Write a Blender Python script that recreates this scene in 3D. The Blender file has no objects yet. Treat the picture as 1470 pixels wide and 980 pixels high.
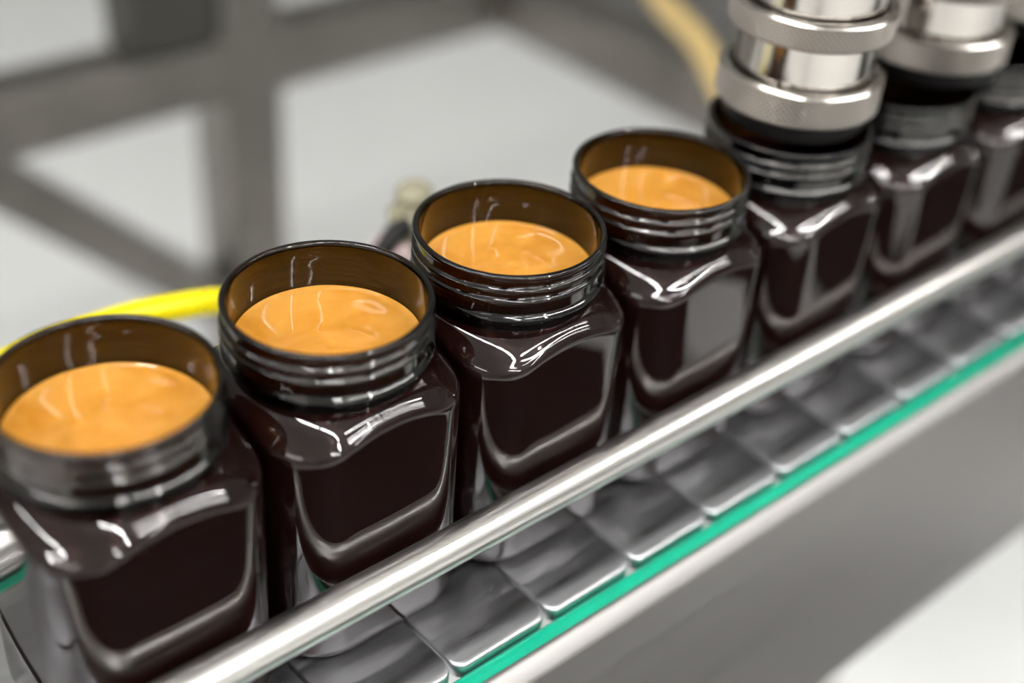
import bpy, math, random
from mathutils import Vector, Matrix
random.seed(7)
S = bpy.context.scene
COL = S.collection
MM = 0.001

# ------------------------------------------------------------------ camera
# solved from the photograph (1470x980): focal length 1935 px, chain pitch 38.1 mm as the yardstick
F_PX, YAW, PITCH, ROLL = 1935.26, 0.7585, 0.6130, 0.0802
CAM = Vector((-108.955, -261.349, 315.723)) * MM
d = Vector((math.sin(YAW)*math.cos(PITCH), math.cos(YAW)*math.cos(PITCH), -math.sin(PITCH)))
r = Vector((math.cos(YAW), -math.sin(YAW), 0)); u = r.cross(d)
r2 = math.cos(ROLL)*r + math.sin(ROLL)*u
u2 = -math.sin(ROLL)*r + math.cos(ROLL)*u
cam = bpy.data.cameras.new('camera')
camo = bpy.data.objects.new('camera', cam); COL.objects.link(camo)
camo.matrix_world = Matrix(((r2.x, u2.x, -d.x, CAM.x), (r2.y, u2.y, -d.y, CAM.y), (r2.z, u2.z, -d.z, CAM.z), (0, 0, 0, 1)))
cam.sensor_width = 36; cam.lens = F_PX*36/1470
cam.clip_start = 0.01; cam.clip_end = 60
cam.dof.use_dof = True
cam.dof.focus_distance = 0.398
cam.dof.aperture_fstop = 3.3
cam.dof.aperture_blades = 0
S.camera = camo

# ------------------------------------------------------------------ world, exposure
w = bpy.data.worlds.new('world'); S.world = w; w.use_nodes = True
w.node_tree.nodes['Background'].inputs[0].default_value = (0.9, 0.95, 1.0, 1)
w.node_tree.nodes['Background'].inputs[1].default_value = 0.3
S.view_settings.view_transform = 'Standard'
S.view_settings.look = 'None'
S.view_settings.gamma = 1
S.view_settings.use_curve_mapping = False
S.view_settings.exposure = 0.9
LAMP_STRENGTH = 70.0

# ------------------------------------------------------------------ materials
def mat(name, col=(.8, .8, .8), rough=.5, metal=0., trans=0., ior=1.5, spec=.5, emit=None, estr=0.,
        brush=None, bump=0., noise=0., nscale=200., rvar=0., coat=0., aniso=None):
    m = bpy.data.materials.new(name); m.use_nodes = True
    nt = m.node_tree; N = nt.nodes; L = nt.links
    b = N['Principled BSDF']
    b.inputs['Base Color'].default_value = (*col, 1)
    b.inputs['Roughness'].default_value = rough
    b.inputs['Metallic'].default_value = metal
    b.inputs['Transmission Weight'].default_value = trans
    b.inputs['IOR'].default_value = ior
    b.inputs['Specular IOR Level'].default_value = spec
    b.inputs['Coat Weight'].default_value = coat
    if emit:
        b.inputs['Emission Color'].default_value = (*emit, 1); b.inputs['Emission Strength'].default_value = estr
    if brush or bump or noise or rvar:
        tc = N.new('ShaderNodeTexCoord'); mp = N.new('ShaderNodeMapping'); nz = N.new('ShaderNodeTexNoise')
        mp.inputs['Scale'].default_value = brush if brush else (nscale,)*3
        nz.inputs['Scale'].default_value = 1.0; nz.inputs['Detail'].default_value = 5.0
        L.new(tc.outputs['Object'], mp.inputs[0]); L.new(mp.outputs[0], nz.inputs['Vector'])
        if bump:
            bp = N.new('ShaderNodeBump'); bp.inputs['Strength'].default_value = bump; bp.inputs['Distance'].default_value = 0.0003
            L.new(nz.outputs['Fac'], bp.inputs['Height']); L.new(bp.outputs[0], b.inputs['Normal'])
        if noise:
            mx = N.new('ShaderNodeMix'); mx.data_type = 'RGBA'
            mx.inputs[6].default_value = (*[c*(1-noise) for c in col], 1); mx.inputs[7].default_value = (*[min(1, c*(1+noise)) for c in col], 1)
            L.new(nz.outputs['Fac'], mx.inputs[0]); L.new(mx.outputs[2], b.inputs['Base Color'])
        if rvar:
            mr = N.new('ShaderNodeMapRange'); mr.inputs[1].default_value = .3; mr.inputs[2].default_value = .7
            mr.inputs[3].default_value = max(0, rough-rvar); mr.inputs[4].default_value = rough+rvar
            L.new(nz.outputs['Fac'], mr.inputs[0]); L.new(mr.outputs[0], b.inputs['Roughness'])
    return m

def mat_knurl(name, col, rough):
    m = mat(name, col, rough, 1.0)
    nt = m.node_tree; N = nt.nodes; L = nt.links; b = N['Principled BSDF']
    uv = N.new('ShaderNodeTexCoord'); sp = N.new('ShaderNodeSeparateXYZ'); L.new(uv.outputs['UV'], sp.inputs[0])
    def wave(sign):
        a = N.new('ShaderNodeMath'); a.operation = 'MULTIPLY_ADD'; a.inputs[1].default_value = sign*90*6.2832
        c = N.new('ShaderNodeMath'); c.operation = 'MULTIPLY'; c.inputs[1].default_value = 90*6.2832
        L.new(sp.outputs[0], c.inputs[0]); L.new(sp.outputs[1], a.inputs[0]); L.new(c.outputs[0], a.inputs[2])
        s = N.new('ShaderNodeMath'); s.operation = 'SINE'; L.new(a.outputs[0], s.inputs[0]); return s
    s1, s2 = wave(1), wave(-1)
    mx = N.new('ShaderNodeMath'); mx.operation = 'MAXIMUM'; L.new(s1.outputs[0], mx.inputs[0]); L.new(s2.outputs[0], mx.inputs[1])
    bp = N.new('ShaderNodeBump'); bp.inputs['Strength'].default_value = .9; bp.inputs['Distance'].default_value = .0004; bp.invert = True
    L.new(mx.outputs[0], bp.inputs['Height']); L.new(bp.outputs[0], b.inputs['Normal'])
    return m

def mat_honey():
    m = mat('honey', (.74, .30, .035), .07, spec=.5)
    nt = m.node_tree; N = nt.nodes; L = nt.links; b = N['Principled BSDF']
    tc = N.new('ShaderNodeTexCoord'); mp = N.new('ShaderNodeMapping'); mp.inputs['Scale'].default_value = (55, 55, 8)
    nz = N.new('ShaderNodeTexNoise'); nz.inputs['Scale'].default_value = 1; nz.inputs['Detail'].default_value = 2; nz.inputs['Distortion'].default_value = 1.2
    rp = N.new('ShaderNodeValToRGB')
    rp.color_ramp.elements[0].position = .3; rp.color_ramp.elements[0].color = (.44, .185, .019, 1)
    rp.color_ramp.elements[1].position = .7; rp.color_ramp.elements[1].color = (.55, .262, .048, 1)
    L.new(tc.outputs['Object'], mp.inputs[0]); L.new(mp.outputs[0], nz.inputs['Vector']); L.new(nz.outputs['Fac'], rp.inputs[0])
    L.new(rp.outputs[0], b.inputs['Base Color'])
    b.inputs['Subsurface Weight'].default_value = .3
    b.inputs['Subsurface Radius'].default_value = (1.0, .45, .08); b.inputs['Subsurface Scale'].default_value = .002
    return m

M = {
 'amber': mat('amber_plastic', (.024, .0105, .0020), .03, trans=1.0, ior=1.52, nscale=60., bump=.025),
 'maroon': mat('maroon_amber_plastic', (.032, .0095, .0085), .03, trans=.82, ior=1.52, nscale=60., bump=.02),
 'honey': mat_honey(),
 'rail': mat('polished_rail_steel', (.74, .72, .69), .31, 1., brush=(8, 900, 900), bump=.06, rvar=.06),
 'link': mat('brushed_chain_steel', (.57, .575, .60), .37, 1., brush=(14, 260, 260), bump=.035, noise=.16, rvar=.10),
 'frame': mat('brushed_frame_steel', (.37, .358, .347), .5, 1., brush=(5, 60, 160), bump=.02, noise=.07, rvar=.03),
 'tube': mat('dull_tube_steel', (.29, .27, .25), .42, 1., nscale=25., noise=.12, rvar=.08),
 'green': mat('green_plastic', (.0, .31, .185), .35, nscale=80., noise=.05),
 'head': mat('turned_steel', (.52, .49, .455), .15, 1., nscale=60., rvar=.05),
 'knurl': mat_knurl('knurled_steel', (.31, .283, .257), .34),
 'black': mat('black_rubber', (.010, .009, .009), .5, spec=.25, nscale=400., bump=.05),
 'yellow': mat('yellow_hose_plastic', (.83, .70, .0), .35, nscale=60., noise=.06),
 'amberhose': mat('amber_hose_plastic', (.72, .53, .22), .3, nscale=60., noise=.08),
 'olive': mat('dark_olive_paint', (.045, .043, .036), .55, nscale=40., noise=.2),
 'beige': mat('beige_plastic', (.27, .25, .17), .5, nscale=120., noise=.15),
 'pink': mat('pale_pink_plastic', (.75, .58, .57), .5, nscale=120., noise=.08),
 'floor': mat('white_epoxy_floor', (.81, .82, .81), .22, nscale=2.2, noise=.05, rvar=.05),
 'wall': mat('grey_wall_panel', (.46, .46, .45), .6, nscale=3., noise=.03),
 'ceil': mat('ceiling_panel', (.72, .72, .71), .7, nscale=3., noise=.03),
 'alu': mat('lamp_body', (.7, .7, .7), .4, nscale=40., noise=.05),
 'lamp': mat('lamp_diffuser', (.9, .9, .9), .5, emit=(1.0, .985, .965), estr=LAMP_STRENGTH),
}

# ------------------------------------------------------------------ mesh helpers (millimetres in, metres out)
def mesh(name, verts, faces, m, uvs=None, sharp=40):
    me = bpy.data.meshes.new(name)
    me.from_pydata([tuple(c*MM for c in v) for v in verts], [], faces)
    me.materials.append(M[m])
    me.polygons.foreach_set('use_smooth', [True]*len(me.polygons))
    if sharp: me.set_sharp_from_angle(angle=math.radians(sharp))
    if uvs:
        ul = me.uv_layers.new(name='UVMap')
        for lp in me.loops: ul.data[lp.index].uv = uvs[lp.vertex_index]
    me.update()
    return me

def obj(name, me, parent=None, loc=(0, 0, 0)):
    o = bpy.data.objects.new(name, me); COL.objects.link(o)
    o.location = Vector(loc)*MM
    if parent: o.parent = parent
    return o

def empty(name, loc=(0, 0, 0)):
    o = bpy.data.objects.new(name, None); COL.objects.link(o); o.location = Vector(loc)*MM
    o.empty_display_size = .02
    return o

def tag(o, label=None, cat=None, group=None, kind=None):
    if label: o['label'] = label
    if cat: o['category'] = cat
    if group: o['group'] = group
    if kind: o['kind'] = kind
    return o

def loft(rings, cap0=True, cap1=True, loop=False):
    """rings: list of equal-length closed point lists."""
    n = len(rings[0]); V = [p for rg in rings for p in rg]; Fc = []
    R_ = len(rings)
    for i in range(R_ if loop else R_-1):
        a, b = i*n, ((i+1) % R_)*n
        for j in range(n):
            k = (j+1) % n
            Fc.append((a+j, a+k, b+k, b+j))
    if not loop:
        if cap0: Fc.append(tuple(reversed(range(n))))
        if cap1: Fc.append(tuple(range((R_-1)*n, R_*n)))
    return V, Fc

def circ(rad, z, n=96, cx=0, cy=0):
    return [(cx+rad*math.cos(2*math.pi*i/n), cy+rad*math.sin(2*math.pi*i/n), z) for i in range(n)]

def lathe(name, prof, m, n=96, loop=False, sharp=35):
    V, Fc = loft([circ(max(a, .001), z, n) for a, z in prof], loop=loop)
    return mesh(name, V, Fc, m, sharp=sharp)

def box_data(x0, x1, y0, y1, z0, z1, bev=0.):
    def rg(z, i): return [(x0+i, y0+i, z), (x1-i, y0+i, z), (x1-i, y1-i, z), (x0+i, y1-i, z)]
    if not bev: return loft([rg(z0, 0), rg(z1, 0)])
    return loft([rg(z0, bev), rg(z0+bev, 0), rg(z1-bev, 0), rg(z1, bev)])

def box(name, x0, x1, y0, y1, z0, z1, m, parent=None, bev=0.):
    return obj(name, mesh(name, *box_data(x0, x1, y0, y1, z0, z1, bev), m, sharp=20), parent)

def rrect(x0, x1, y0, y1, rad, z, seg=6):
    P = []
    for cx, cy, a0 in ((x1-rad, y1-rad, 0), (x0+rad, y1-rad, 90), (x0+rad, y0+rad, 180), (x1-rad, y0+rad, 270)):
        for i in range(seg+1):
            a = math.radians(a0+90*i/seg); P.append((cx+rad*math.cos(a), cy+rad*math.sin(a), z))
    return P

def tube(name, pts, rad, m, parent=None, n=20, sharp=60):
    """round tube along a smooth path"""
    P = [Vector(p) for p in pts]; out = []
    if len(P) > 2:                                   # Catmull-Rom
        Q = [P[0]*2-P[1]] + P + [P[-1]*2-P[-2]]
        for i in range(1, len(Q)-2):
            for k in range(8):
                t = k/8; a, b, c, e = Q[i-1], Q[i], Q[i+1], Q[i+2]
                out.append(.5*((2*b)+(c-a)*t+(2*a-5*b+4*c-e)*t*t+(3*b-a-3*c+e)*t**3))
        out.append(P[-1])
    else: out = P
    rings = []; ref = None
    for i, p in enumerate(out):
        tg = (out[min(i+1, len(out)-1)]-out[max(i-1, 0)]).normalized()
        if ref is None: ref = Vector((0, 0, 1)) if abs(tg.z) < .9 else Vector((1, 0, 0))
        a = (ref - tg*ref.dot(tg)).normalized(); b = tg.cross(a); ref = a
        rings.append([tuple(p+rad*(math.cos(2*math.pi*j/n)*a+math.sin(2*math.pi*j/n)*b)) for j in range(n)])
    V, Fc = loft(rings)
    return obj(name, mesh(name, V, Fc, m, sharp=sharp), parent)

def copy_tree(o, parent=None):
    c = o.copy(); COL.objects.link(c); c.parent = parent
    for ch in [k for k in o.children]: copy_tree(ch, c)
    return c

# ------------------------------------------------------------------ the room
FLOOR, CEIL = -900, 2150
X0, X1, Y0, Y1 = -4200, 6500, -6200, 6000
for nm, a in (('floor', (X0, X1, Y0, Y1, FLOOR-60, FLOOR)), ('ceiling', (X0, X1, Y0, Y1, CEIL, CEIL+60)),
              ('wall_left', (X0-60, X0, Y0, Y1, FLOOR, CEIL)), ('wall_right', (X1, X1+60, Y0, Y1, FLOOR, CEIL)),
              ('wall_back', (X0, X1, Y1, Y1+60, FLOOR, CEIL)), ('wall_front', (X0, X1, Y0-60, Y0, FLOOR, CEIL))):
    tag(box(nm, *a, 'floor' if nm == 'floor' else 'ceil' if nm == 'ceiling' else 'wall'), kind='structure')

# linear ceiling lamps, two rows running away from the conveyor on the operator's side
def make_lamp():
    t = empty('ceiling_lamp')
    obj('housing', mesh('housing', *box_data(-45, 45, -600, 600, -32, 0, 3), 'alu', sharp=20), t)
    obj('diffuser', mesh('diffuser', *loft([rrect(-20, 20, -590, 590, 8, -32), rrect(-20, 20, -590, 590, 8, -44), rrect(-14, 14, -584, 584, 6, -50)]), 'lamp', sharp=20), t)
    for s in (-1, 1): obj('end_cap', mesh('end_cap', *box_data(-46, 46, s*606-6, s*606+6, -44, 0, 2), 'alu', sharp=20), t)
    return t
lamp0 = make_lamp(); first = True
spots = [(x, y, 0) for x in (-900, 600) for y in (-4900, -3650, -2400)]
spots += [(x, -1550, 90) for x in (400, 1640, 2880)] + [(-480, y, 0) for y in (-1060, 200)]
spots += [(-2450, y, 0) for y in (-1060, 200, 1460)]
for x, y, rz in spots:
    L_ = lamp0 if first else copy_tree(lamp0); first = False
    L_.location = Vector((x, y, CEIL))*MM; L_.rotation_euler.z = math.radians(rz)
    tag(L_, 'long white linear lamp mounted on the ceiling', 'lamp', 'linear lamps on the ceiling')
# unseen black mat, added to darken the reflections in the jar faces
mt = empty('added_dark_mat', (0, -1000, FLOOR))
tag(mt, 'long black ribbed mat, added unseen on the floor to darken the jar reflections', 'added mat')
obj('added_mat_sheet', mesh('added_mat_sheet', *box_data(-1500, 1240, -750, 800, 0, 9, 4), 'black', sharp=20), mt)
rb = mesh('rib', *box_data(-1490, 1230, -9, 9, 9, 12, 1), 'black', sharp=20)
for i in range(15): obj('rib', rb, mt, (0, -700+105*i, 0))
mt2 = empty('added_dark_mat', (2200, -1000, FLOOR))  # second unseen mat, added for dark stripes in the farther jars' reflections
tag(mt2, 'short black mat, added unseen beyond the long one to darken the jar reflections', 'added mat')
obj('added_mat_sheet', mesh('added_mat_sheet', *box_data(-640, 640, -750, 800, 0, 9, 4), 'black', sharp=20), mt2)
rb = mesh('rib', *box_data(-630, 630, -9, 9, 9, 12, 1), 'black', sharp=20)
for i in range(15): obj('rib', rb, mt2, (0, -700+105*i, 0))

# ------------------------------------------------------------------ conveyor
BX0, BX1 = -620, 1560
conv = empty('conveyor', (0, 0, FLOOR))
tag(conv, 'stainless steel conveyor with green edge strip and round guide rail, carrying the jars', 'conveyor')
def cpart(name, me, loc=(0, 0, 0), parent=None):
    o = obj(name, me, parent or conv, loc)
    if not parent: o.location.z -= FLOOR*MM
    return o
def side_profile(s):
    # folded sheet: rounded top lip, outer face, small return flange at the bottom; drawn in (y, z)
    P = [(63.2, -14), (63.2, -1.6), (63.6, -1.1), (64.4, -.9), (65.0, -1.0), (65.8, -1.5), (69.2, -4.6), (69.8, -5.4), (70, -6.4)]
    P += [(70, -136.5), (69, -139.5), (66, -140.5), (52, -140.5), (52, -138.5), (66, -138.5), (67.6, -136), (67.6, -14)]
    return [(y*s, z) for y, z in P]
for s in (-1, 1):
    pr = side_profile(s)
    rings = [[(x, y, z) for y, z in pr] for x in (BX0, BX1)]
    if s > 0: rings.reverse()
    o = cpart('side_frame', mesh('side_frame', *loft(rings), 'frame', sharp=30))
    if s < 0: o['label'] = 'brushed steel side frame with a rounded bright top lip'
    g = [(56.3, -12), (56.3, -4.0), (56.9, -3.1), (58, -2.6), (61, -2.6), (62.6, -3.2), (63.0, -4.5), (63.0, -12)]
    rings = [[(x, s*y, z) for y, z in g] for x in (BX0, BX1)]
    if s > 0: rings.reverse()
    o = cpart('edge_strip', mesh('edge_strip', *loft(rings), 'green', sharp=50))
    o['label'] = 'green plastic strip along the chain edge'
for x in (-560, -60, 440, 940, 1440):
    cpart('cross_member', mesh('cross_member', *box_data(x-20, x+20, -67, 67, -60, -40, 1), 'frame', sharp=20))
for x in (-520, 1380):
    for s in (-1, 1):
        lg = cpart('leg', mesh('leg', *box_data(x-20, x+20, s*50-16, s*50+16, -892, -138, 2), 'frame', sharp=20))
        ft = obj('foot', lathe('foot', [(30, -900), (30, -894), (14, -886), (10, -880)], 'black', 32), lg, (x, s*50, 0))
RAIL_Y, RAIL_Z, RAIL_R = 39.6, 33.2, 5.976
for s in (-1, 1):
    V, Fc = loft([[(x, s*RAIL_Y+rr*math.cos(2*math.pi*j/48), RAIL_Z+rr*math.sin(2*math.pi*j/48)) for j in range(48)]
                  for x, rr in ((BX0, RAIL_R-.8), (BX0+.8, RAIL_R), (BX1-.8, RAIL_R), (BX1, RAIL_R-.8))])
    o = cpart('guide_rail', mesh('guide_rail', V, Fc, 'rail', sharp=40))
    if s < 0: o['label'] = 'round polished steel guide rail in front of the jars'
    for x in (-420, 760, 1340):
        br = tube('rail_bracket', [(x, s*RAIL_Y, RAIL_Z), (x, s*60, RAIL_Z-2), (x, s*80, RAIL_Z-10), (x, s*80, -30)], 3.5, 'rail', o)
        obj('bracket_block', mesh('bracket_block', *box_data(x-9, x+9, s*79-9, s*79+9, -60, -24, 1.5), 'black', sharp=20), o)

# ------------------------------------------------------------------ chain of flat steel links
chain = empty('conveyor_chain', (0, 0, 0))
tag(chain, 'flat-top chain of brushed steel links running under the jars', 'conveyor chain')
PIT, XL = 38.1, 73.68
def link_mesh():
    g = .6
    def rg(ix, iy, z): return rrect(g+ix, PIT-g-ix, -56+iy, 56-iy, 4.2, z, 5)
    return mesh('chain_link', *loft([rg(.2, .6, -6.0), rg(0, 0, -5.4), rg(0, 0, -1.0), rg(0, .3, -.5), rg(.05, .9, -.12), rg(.2, 1.9, 0)]), 'link', sharp=60)
lm = link_mesh()
V, Fc = loft([[(x_, y_, z_) for x_, z_ in [(4.0*math.cos(a*math.pi/8), -9.6+4.0*math.sin(a*math.pi/8)) for a in range(16)]] for y_ in (-30, 30)])
hm = mesh('hinge_barrel', V, Fc, 'tube', sharp=40)
k0 = int((BX0-XL)//PIT)+1; k1 = int((BX1-XL)//PIT)
for k in range(k0, k1):
    lk = obj('chain_link', lm, chain, (XL+k*PIT, 0, 0))
    obj('hinge_barrel', hm, lk)

# ------------------------------------------------------------------ jars
def section(wd, rc, rf=600., nf=12, nc=16):
    """bowed rounded square, half width wd, corner radius rc, face radius rf; counter-clockwise"""
    lo, hi = 0., math.pi/4
    for _ in range(60):
        ph = (lo+hi)/2
        if (rf-rc)*(math.sin(ph)-math.cos(ph)) < wd-rf: lo = ph
        else: hi = ph
    q = []
    for i in range(nf):                                # right face (normal +x), from -ph to +ph
        t = -ph+2*ph*i/nf; q.append((wd-rf+rf*math.cos(t), rf*math.sin(t)))
    c = (rf-rc)*math.sin(ph)
    for i in range(nc):
        t = ph+(math.pi/2-2*ph)*i/nc; q.append((c+rc*math.cos(t), c+rc*math.sin(t)))
    P = []
    for k in range(4):
        ca, sa = [(1, 0), (0, 1), (-1, 0), (0, -1)][k]
        P += [(x*ca-y*sa, x*sa+y*ca) for x, y in q]
    return P
HW, RC = 32.6, 18.0
def ring(dl, z, blend=0., rad=0.):
    P = section(HW-dl, max(RC-dl*.8, 2.))
    o = []
    for x, y in P:
        a = math.atan2(y, x)
        o.append((x*(1-blend)+rad*math.cos(a)*blend, y*(1-blend)+rad*math.sin(a)*blend, z))
    return o
SH_CORNER, SH_FACE, SH_TOP, RN = 79.0, 84.2, 87.4, 27.5
def shell(off, zb, top_r):
    """square prism below, shoulder above; the two meet in a soft edge that arches up from corner to face"""
    R_ = [ring(5.0+off, zb), ring(3.0+off, zb+.35), ring(1.5+off, zb+1.3), ring(.5+off, zb+3.0), ring(.1+off, zb+5.5), ring(off, zb+8)]
    R_ += [ring(off, z) for z in (20, 34, 48, 60)]
    base = ring(off, 0); zn = SH_TOP-off*.4
    rmin = HW-off; rmax = max(math.hypot(x, y) for x, y, _ in base)
    cols = []
    for x, y, _ in base:
        rho = math.hypot(x, y); k = (rho-rmin)/(rmax-rmin); ze = SH_FACE+(SH_CORNER-SH_FACE)*k-off*.7
        run, rise = rho-top_r, zn-ze; dist = math.hypot(run, rise); dr, dz = -run/dist, rise/dist
        l0 = 2.56; l1 = min(l0, .79*dist)
        c = [(rho, 68.), (rho, (68+ze-l0)/2)]
        for i in range(9):
            t = i/8; a_, b_, c_ = (1-t)**2, 2*t*(1-t), t*t
            c.append((a_*rho+b_*rho+c_*(rho+dr*l1), a_*(ze-l0)+b_*ze+c_*(ze+dz*l1)))
        r0, z0 = c[-1]
        for i in range(1, 9):
            t = i/8; c.append((r0+(top_r-r0)*t, z0+(zn-z0)*t+.061*math.sin(math.pi*t)*dist))
        cols.append([(x/rho*q, y/rho*q, z) for q, z in c])
    R_ += [[c[i] for c in cols] for i in range(len(cols[0]))]
    return R_
def body_mesh():
    out = shell(0, 0, RN); inn = shell(1.5, 1.6, 26.2)
    n = len(out[0]); no = len(out)
    V, Fc = loft(out+inn[::-1], cap0=True, cap1=True)
    # the base pushed up a little in the middle so that the jar stands on a ring
    return mesh('jar_body', V, Fc, 'maroon', sharp=50)
def neck_mesh():
    n = 128; prof = []
    def thread(z, th):
        bmp = 0.
        for k in range(3):
            zc = 96.6+3.7*k+3.7*th/(2*math.pi)
            if zc > 104.4: continue
            fade = min(1, max(0, (104.4-zc)/.9))*min(1, max(0, (zc-96.6)/.9))
            bmp = max(bmp, fade*max(0, 1-((z-zc)/1.15)**2)**.7)
        return bmp
    zs = [(87.3, 27.5), (89.6, 27.6), (90.6, 28.0), (91.3, 28.8), (91.7, 29.5), (92.2, 30.1), (92.8, 30.35), (93.4, 30.1), (93.8, 29.4), (94.3, 29.0)]
    zs += [(94.3+.28*i, 29.0) for i in range(1, 40)]
    zs = [(z, a) for z, a in zs if z < 105.4] + [(105.7, 29.2), (106.2, 29.7), (107.2, 29.9), (107.7, 29.75), (107.95, 29.35), (108.0, 28.9), (107.95, 28.35), (107.6, 28.0), (106.5, 27.8), (98, 27.4), (93, 27.2), (91.5, 27.0), (90.6, 26.5), (87.3, 26.2)]
    rings = []
    outer = True
    for z, a in zs:
        if z > 107.9: outer = False
        rings.append([((a+(1.15*thread(z, th) if outer and a == 29.0 else 0))*math.cos(th), (a+(1.15*thread(z, th) if outer and a == 29.0 else 0))*math.sin(th), z)
                      for th in [2*math.pi*j/n for j in range(n)]])
    V, Fc = loft(rings, loop=True)
    return mesh('threaded_neck', V, Fc, 'amber', sharp=60)
BODY, NECK = body_mesh(), neck_mesh()
PITCH_J = 67.02
jar_labels = [
 'open dark amber jar of honey, last in the row, farthest from the filling heads',
 'open dark amber jar of honey, third in line from the filling heads',
 'open dark amber jar of honey, second in line from the filling heads',
 'open dark amber jar of honey, right next to the first filling head',
 'square dark amber jar standing straight under the first steel filling head beside the open jars',
 'square dark amber jar under the second steel filling head, between two other jars under heads',
 'square dark amber jar two places behind the jar under the first filling head',
 'square dark amber jar three places behind the jar under the first filling head']
for k in range(8):
    j = empty('honey_jar', (k*PITCH_J, 0, 0))
    tag(j, jar_labels[k], 'jar', 'dark amber jars on the conveyor')
    obj('jar_body', BODY, j); obj('threaded_neck', NECK, j)

# honey: follows the inside of the jar, folded and slightly domed on top
def honey_mesh(seed):
    rnd = random.Random(seed)
    inn = shell(1.75, 2.0, 25.9)
    n = len(inn[0]); ang = [math.atan2(y, x) for x, y, z in inn[0]]
    rings = inn[:]
    HZ = 93.0
    for q, zq in ((26.1, 90.4), (26.4, 90.9), (26.8, 91.8)): rings.append([(q*math.cos(a), q*math.sin(a), zq) for a in ang])
    rings.append([(27.05*math.cos(a), 27.05*math.sin(a), HZ+.5) for a in ang])
    cx, cy = rnd.uniform(-3, 4), rnd.uniform(-5, -1); ph = rnd.uniform(0, 6.28)
    fold = rnd.uniform(10, 14)
    def h(x, y):
        rr = math.hypot(x-cx, y-cy); a = math.atan2(y-cy, x-cx); R0 = math.hypot(x, y)
        z = HZ + .6*math.exp(-(rr/13)**2)                             # poured mound
        sp = (rr-fold-2.2*math.sin(a+ph))/1.9
        z += .36/(1+math.exp(sp*2.2))                                # edge of the last fold
        z -= .3*math.exp(-(rr/1.9)**2) - .2*math.exp(-((rr-2.6)/1.2)**2)   # small dimple where the stream ended
        z += .05*math.sin(.33*x+ph)*math.cos(.28*y+2*ph)
        z += .5*max(0, (R0-25.1)/1.7)**2                            # meniscus
        return z
    for rad in [27.0, 26.7, 26.2, 25.6, 25.1]+[24.6-.8*i for i in range(31)]:
        if rad <= .2: break
        rings.append([(rad*math.cos(a), rad*math.sin(a), h(rad*math.cos(a), rad*math.sin(a))) for a in ang])
    V, Fc = loft(rings)
    return mesh('honey', V, Fc, 'honey', sharp=0)
honey_labels = [
 'golden honey inside the open jar at the row end, farthest from the filling heads',
 'golden honey inside the third open jar in line from the filling heads',
 'golden honey inside the second open jar in line from the filling heads',
 'golden honey inside the open jar next to the first filling head']
for k in range(4):
    o = obj('honey', honey_mesh(k+3), None, (k*PITCH_J, 0, 0))
    tag(o, honey_labels[k], 'honey', 'honey in the open jars')

# ------------------------------------------------------------------ filling heads
def collar_mesh(z0, z1, name):
    n = 160
    prof = [(24.5, z0+1.5), (24.5, z0), (28.2, z0), (29.0, z0+.8), (29.0, z1-1.4), (26.3, z1-1.4), (26.0, z1-1.8), (25.6, z1-3.5), (24.5, z1-3.5)]
    V, Fc = loft([circ(a, z, n) for a, z in prof], loop=True)
    me = mesh(name, V, Fc, 'knurl', sharp=30)
    ul = me.uv_layers.new(name='UVMap')
    for pl in me.polygons:
        us = []
        for li in pl.loop_indices:
            v = me.vertices[me.loops[li].vertex_index].co
            us.append([math.atan2(v.y, v.x)/(2*math.pi) % 1, v.z/(2*math.pi*.029)])
        if max(q[0] for q in us)-min(q[0] for q in us) > .5:
            for q in us:
                if q[0] < .5: q[0] += 1
        for li, q in zip(pl.loop_indices, us): ul.data[li].uv = q
    return me
COLLAR_LOW = collar_mesh(117, 129.5, 'knurled_collar'); COLLAR_UP = collar_mesh(144.5, 154.5, 'knurled_collar')
BARREL = lathe('barrel', [(23.5, 119), (24.4, 120), (24.4, 134), (24.2, 145), (24.4, 155), (25.0, 170), (25, 240), (20, 246), (20, 330)], 'head', 128)
RIMRING = lathe('bright_rim', [(25.8, 129.5-1.4), (28.95, 129.5-1.4), (29.0, 129.5-1.2), (27.9, 129.5), (27.5, 129.65), (26.3, 129.65), (25.8, 129.3)], 'head', 128, loop=True)
RIMRING2 = lathe('bright_rim', [(25.8, 154.5-1.4), (28.95, 154.5-1.4), (29.0, 154.5-1.2), (27.9, 154.5), (27.5, 154.65), (26.3, 154.65), (25.8, 154.3)], 'head', 128, loop=True)
NOZZLE = lathe('rubber_nozzle', [(20, 109.6), (24.5, 109.9), (25.6, 111.2), (26.2, 117.0), (20, 117.2), (19, 119.2)], 'black', 96)
head_labels = ['steel filling head with knurled collars pressed over the first jar beside the open jars',
               'steel filling head between two other heads, its knurled collar half hidden',
               'steel filling head behind the second one, only the rim of its collar showing']
for i, hx in enumerate((268.1, 351.0, 434.0)):
    h = empty('filling_head', (hx, 0, 0))
    tag(h, head_labels[i], 'filling head', 'filling heads over the jars')
    obj('barrel', BARREL, h); obj('rubber_nozzle', NOZZLE, h)
    a = obj('knurled_collar', COLLAR_LOW, h); obj('bright_rim', RIMRING, a)
    b = obj('knurled_collar', COLLAR_UP, h); obj('bright_rim', RIMRING2, b)
# the bridge that carries the heads, above the picture
fb = box('filler_beam', 215, 1530, -95, 190, 330.5, 400, 'tube', None, 2)
tag(fb, 'steel beam that the filling heads hang from', 'beam')
st = empty('filler_stand', (1500, 0, FLOOR))
tag(st, 'steel stand of two columns that carries the beam of the filling heads', 'stand')
for nm, a in (('crossbar', (1472, 1528, -170, 170, 300, 330)), ('column', (1475, 1525, -165, -115, -900, 300)), ('column', (1475, 1525, 115, 165, -900, 300))):
    q = box(nm, *a, 'tube', st, 2); q.location = Vector((-1500, 0, -FLOOR))*MM

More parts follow.
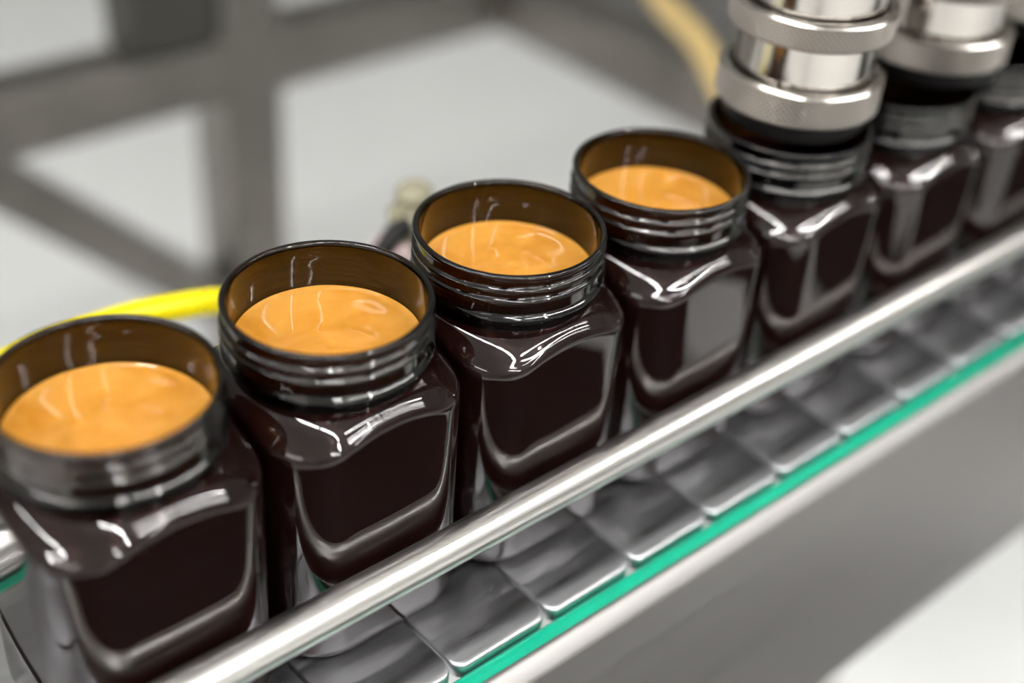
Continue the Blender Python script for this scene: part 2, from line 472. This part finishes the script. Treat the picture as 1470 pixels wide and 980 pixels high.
# ------------------------------------------------------------------ square-tube frame behind the conveyor
def tube_box(name, x0, x1, y0, y1, z0, z1, parent, m='tube', base=(0, 0, 0)):
    o = box(name, x0, x1, y0, y1, z0, z1, m, parent, 3.0)
    o.location = -Vector(base)*MM
    return o
FB = (396, 609, FLOOR)
fr = empty('support_frame', FB)
tag(fr, 'dull steel frame of square tube with post, beam and slanting brace, standing behind the jars', 'metal frame')
tube_box('post', 371, 421, 586, 636, FLOOR, 420, fr, base=FB)
tube_box('post', -500, -450, 586, 636, FLOOR, 420, fr, base=FB)
tube_box('long_beam', -450, 690, 584, 634, -147, -100, fr, base=FB)
tube_box('side_beam', 643, 693, 180, 584, -147, -100, fr, base=FB)
tube_box('shelf_sheet', 690, 1150, 200, 634, -112, -104, fr, 'frame', base=FB)
tube_box('side_post', 643, 693, 130, 180, FLOOR, -100, fr, base=FB)
# brace from the beam down to the post
bd = empty('tmp'); bpy.data.objects.remove(bd)
A, B = Vector((120, 609, -78-20)), Vector((372, 609, -345))
ax = (B-A).normalized(); sd = Vector((0, 1, 0)); up = sd.cross(ax)
hw, hd = 17, 20
rings = [[tuple(P + sx*hw*up + sy*hd*sd) for sx, sy in ((-1, -1), (1, -1), (1, 1), (-1, 1))] for P in (A, B)]
o = obj('brace', mesh('brace', *loft(rings), 'tube', sharp=20), fr); o.location = -Vector(FB)*MM
# black clamp on the post above the beam
clamp = empty('post_clamp', (330, 610, -98))
tag(clamp, 'dark olive clamp block beside the post, resting on the frame beam', 'clamp')
for nm, a, m in (('block', (300, 369, 588, 630, -99.5, -40), 'olive'), ('jaw', (306, 369, 592, 626, -40, 30), 'tube'), ('block_cap', (304, 362, 590, 628, 30, 50), 'olive')):
    q = box(nm, *a, m, clamp, 3.0); q.location = -Vector((330, 610, -98))*MM

# ------------------------------------------------------------------ hoses and fittings behind the jars
t = tube('yellow_hose', [(-210, 125, -894), (-200, 118, -400), (-150, 112, -40), (-60, 120, 18), (16, 122, 32.5), (54, 122, 34.5), (81, 120, 32.5), (105, 119, 26), (140, 114, 8), (160, 110, -40), (168, 112, -400), (190, 120, -894)], 5.2, 'yellow')
tag(t, 'bright yellow plastic hose arching behind the open jars', 'hose')
t = tube('amber_hose', [(560, 430, 250), (585, 400, 90), (560, 340, 0), (505, 240, -4), (478, 190, -16), (470, 150, -40), (470, 74, -60)], 8.5, 'amberhose')
tag(t, 'pale amber plastic hose hanging behind the filling heads', 'hose')
vf = empty('rail_fitting', (196, 71, -20))
tag(vf, 'small beige fitting with black clip and pale pink cap behind the open jars', 'fitting')
def vp(o): o.location = o.location-Vector((196, 71, -20))*MM; return o
vp(tube('stem', [(196, 70, -20), (196, 100, -14), (196, 122, 0), (196, 124, 24)], 4.0, 'beige', vf))
vp(obj('valve_body', lathe('valve_body', [(9, 20), (11, 22), (11, 34), (8, 37), (8, 44), (5.5, 47)], 'beige', 40), vf, (194, 124, 0)))
vp(tube('clip', [(170, 118, 8), (172, 118, 22), (180, 119, 30), (190, 120, 32), (196, 122, 30)], 4.4, 'black', vf))
vp(obj('cap', lathe('cap', [(8, 8), (9.5, 10), (9.5, 22), (7, 25)], 'pink', 40), vf, (184, 124, 0)))
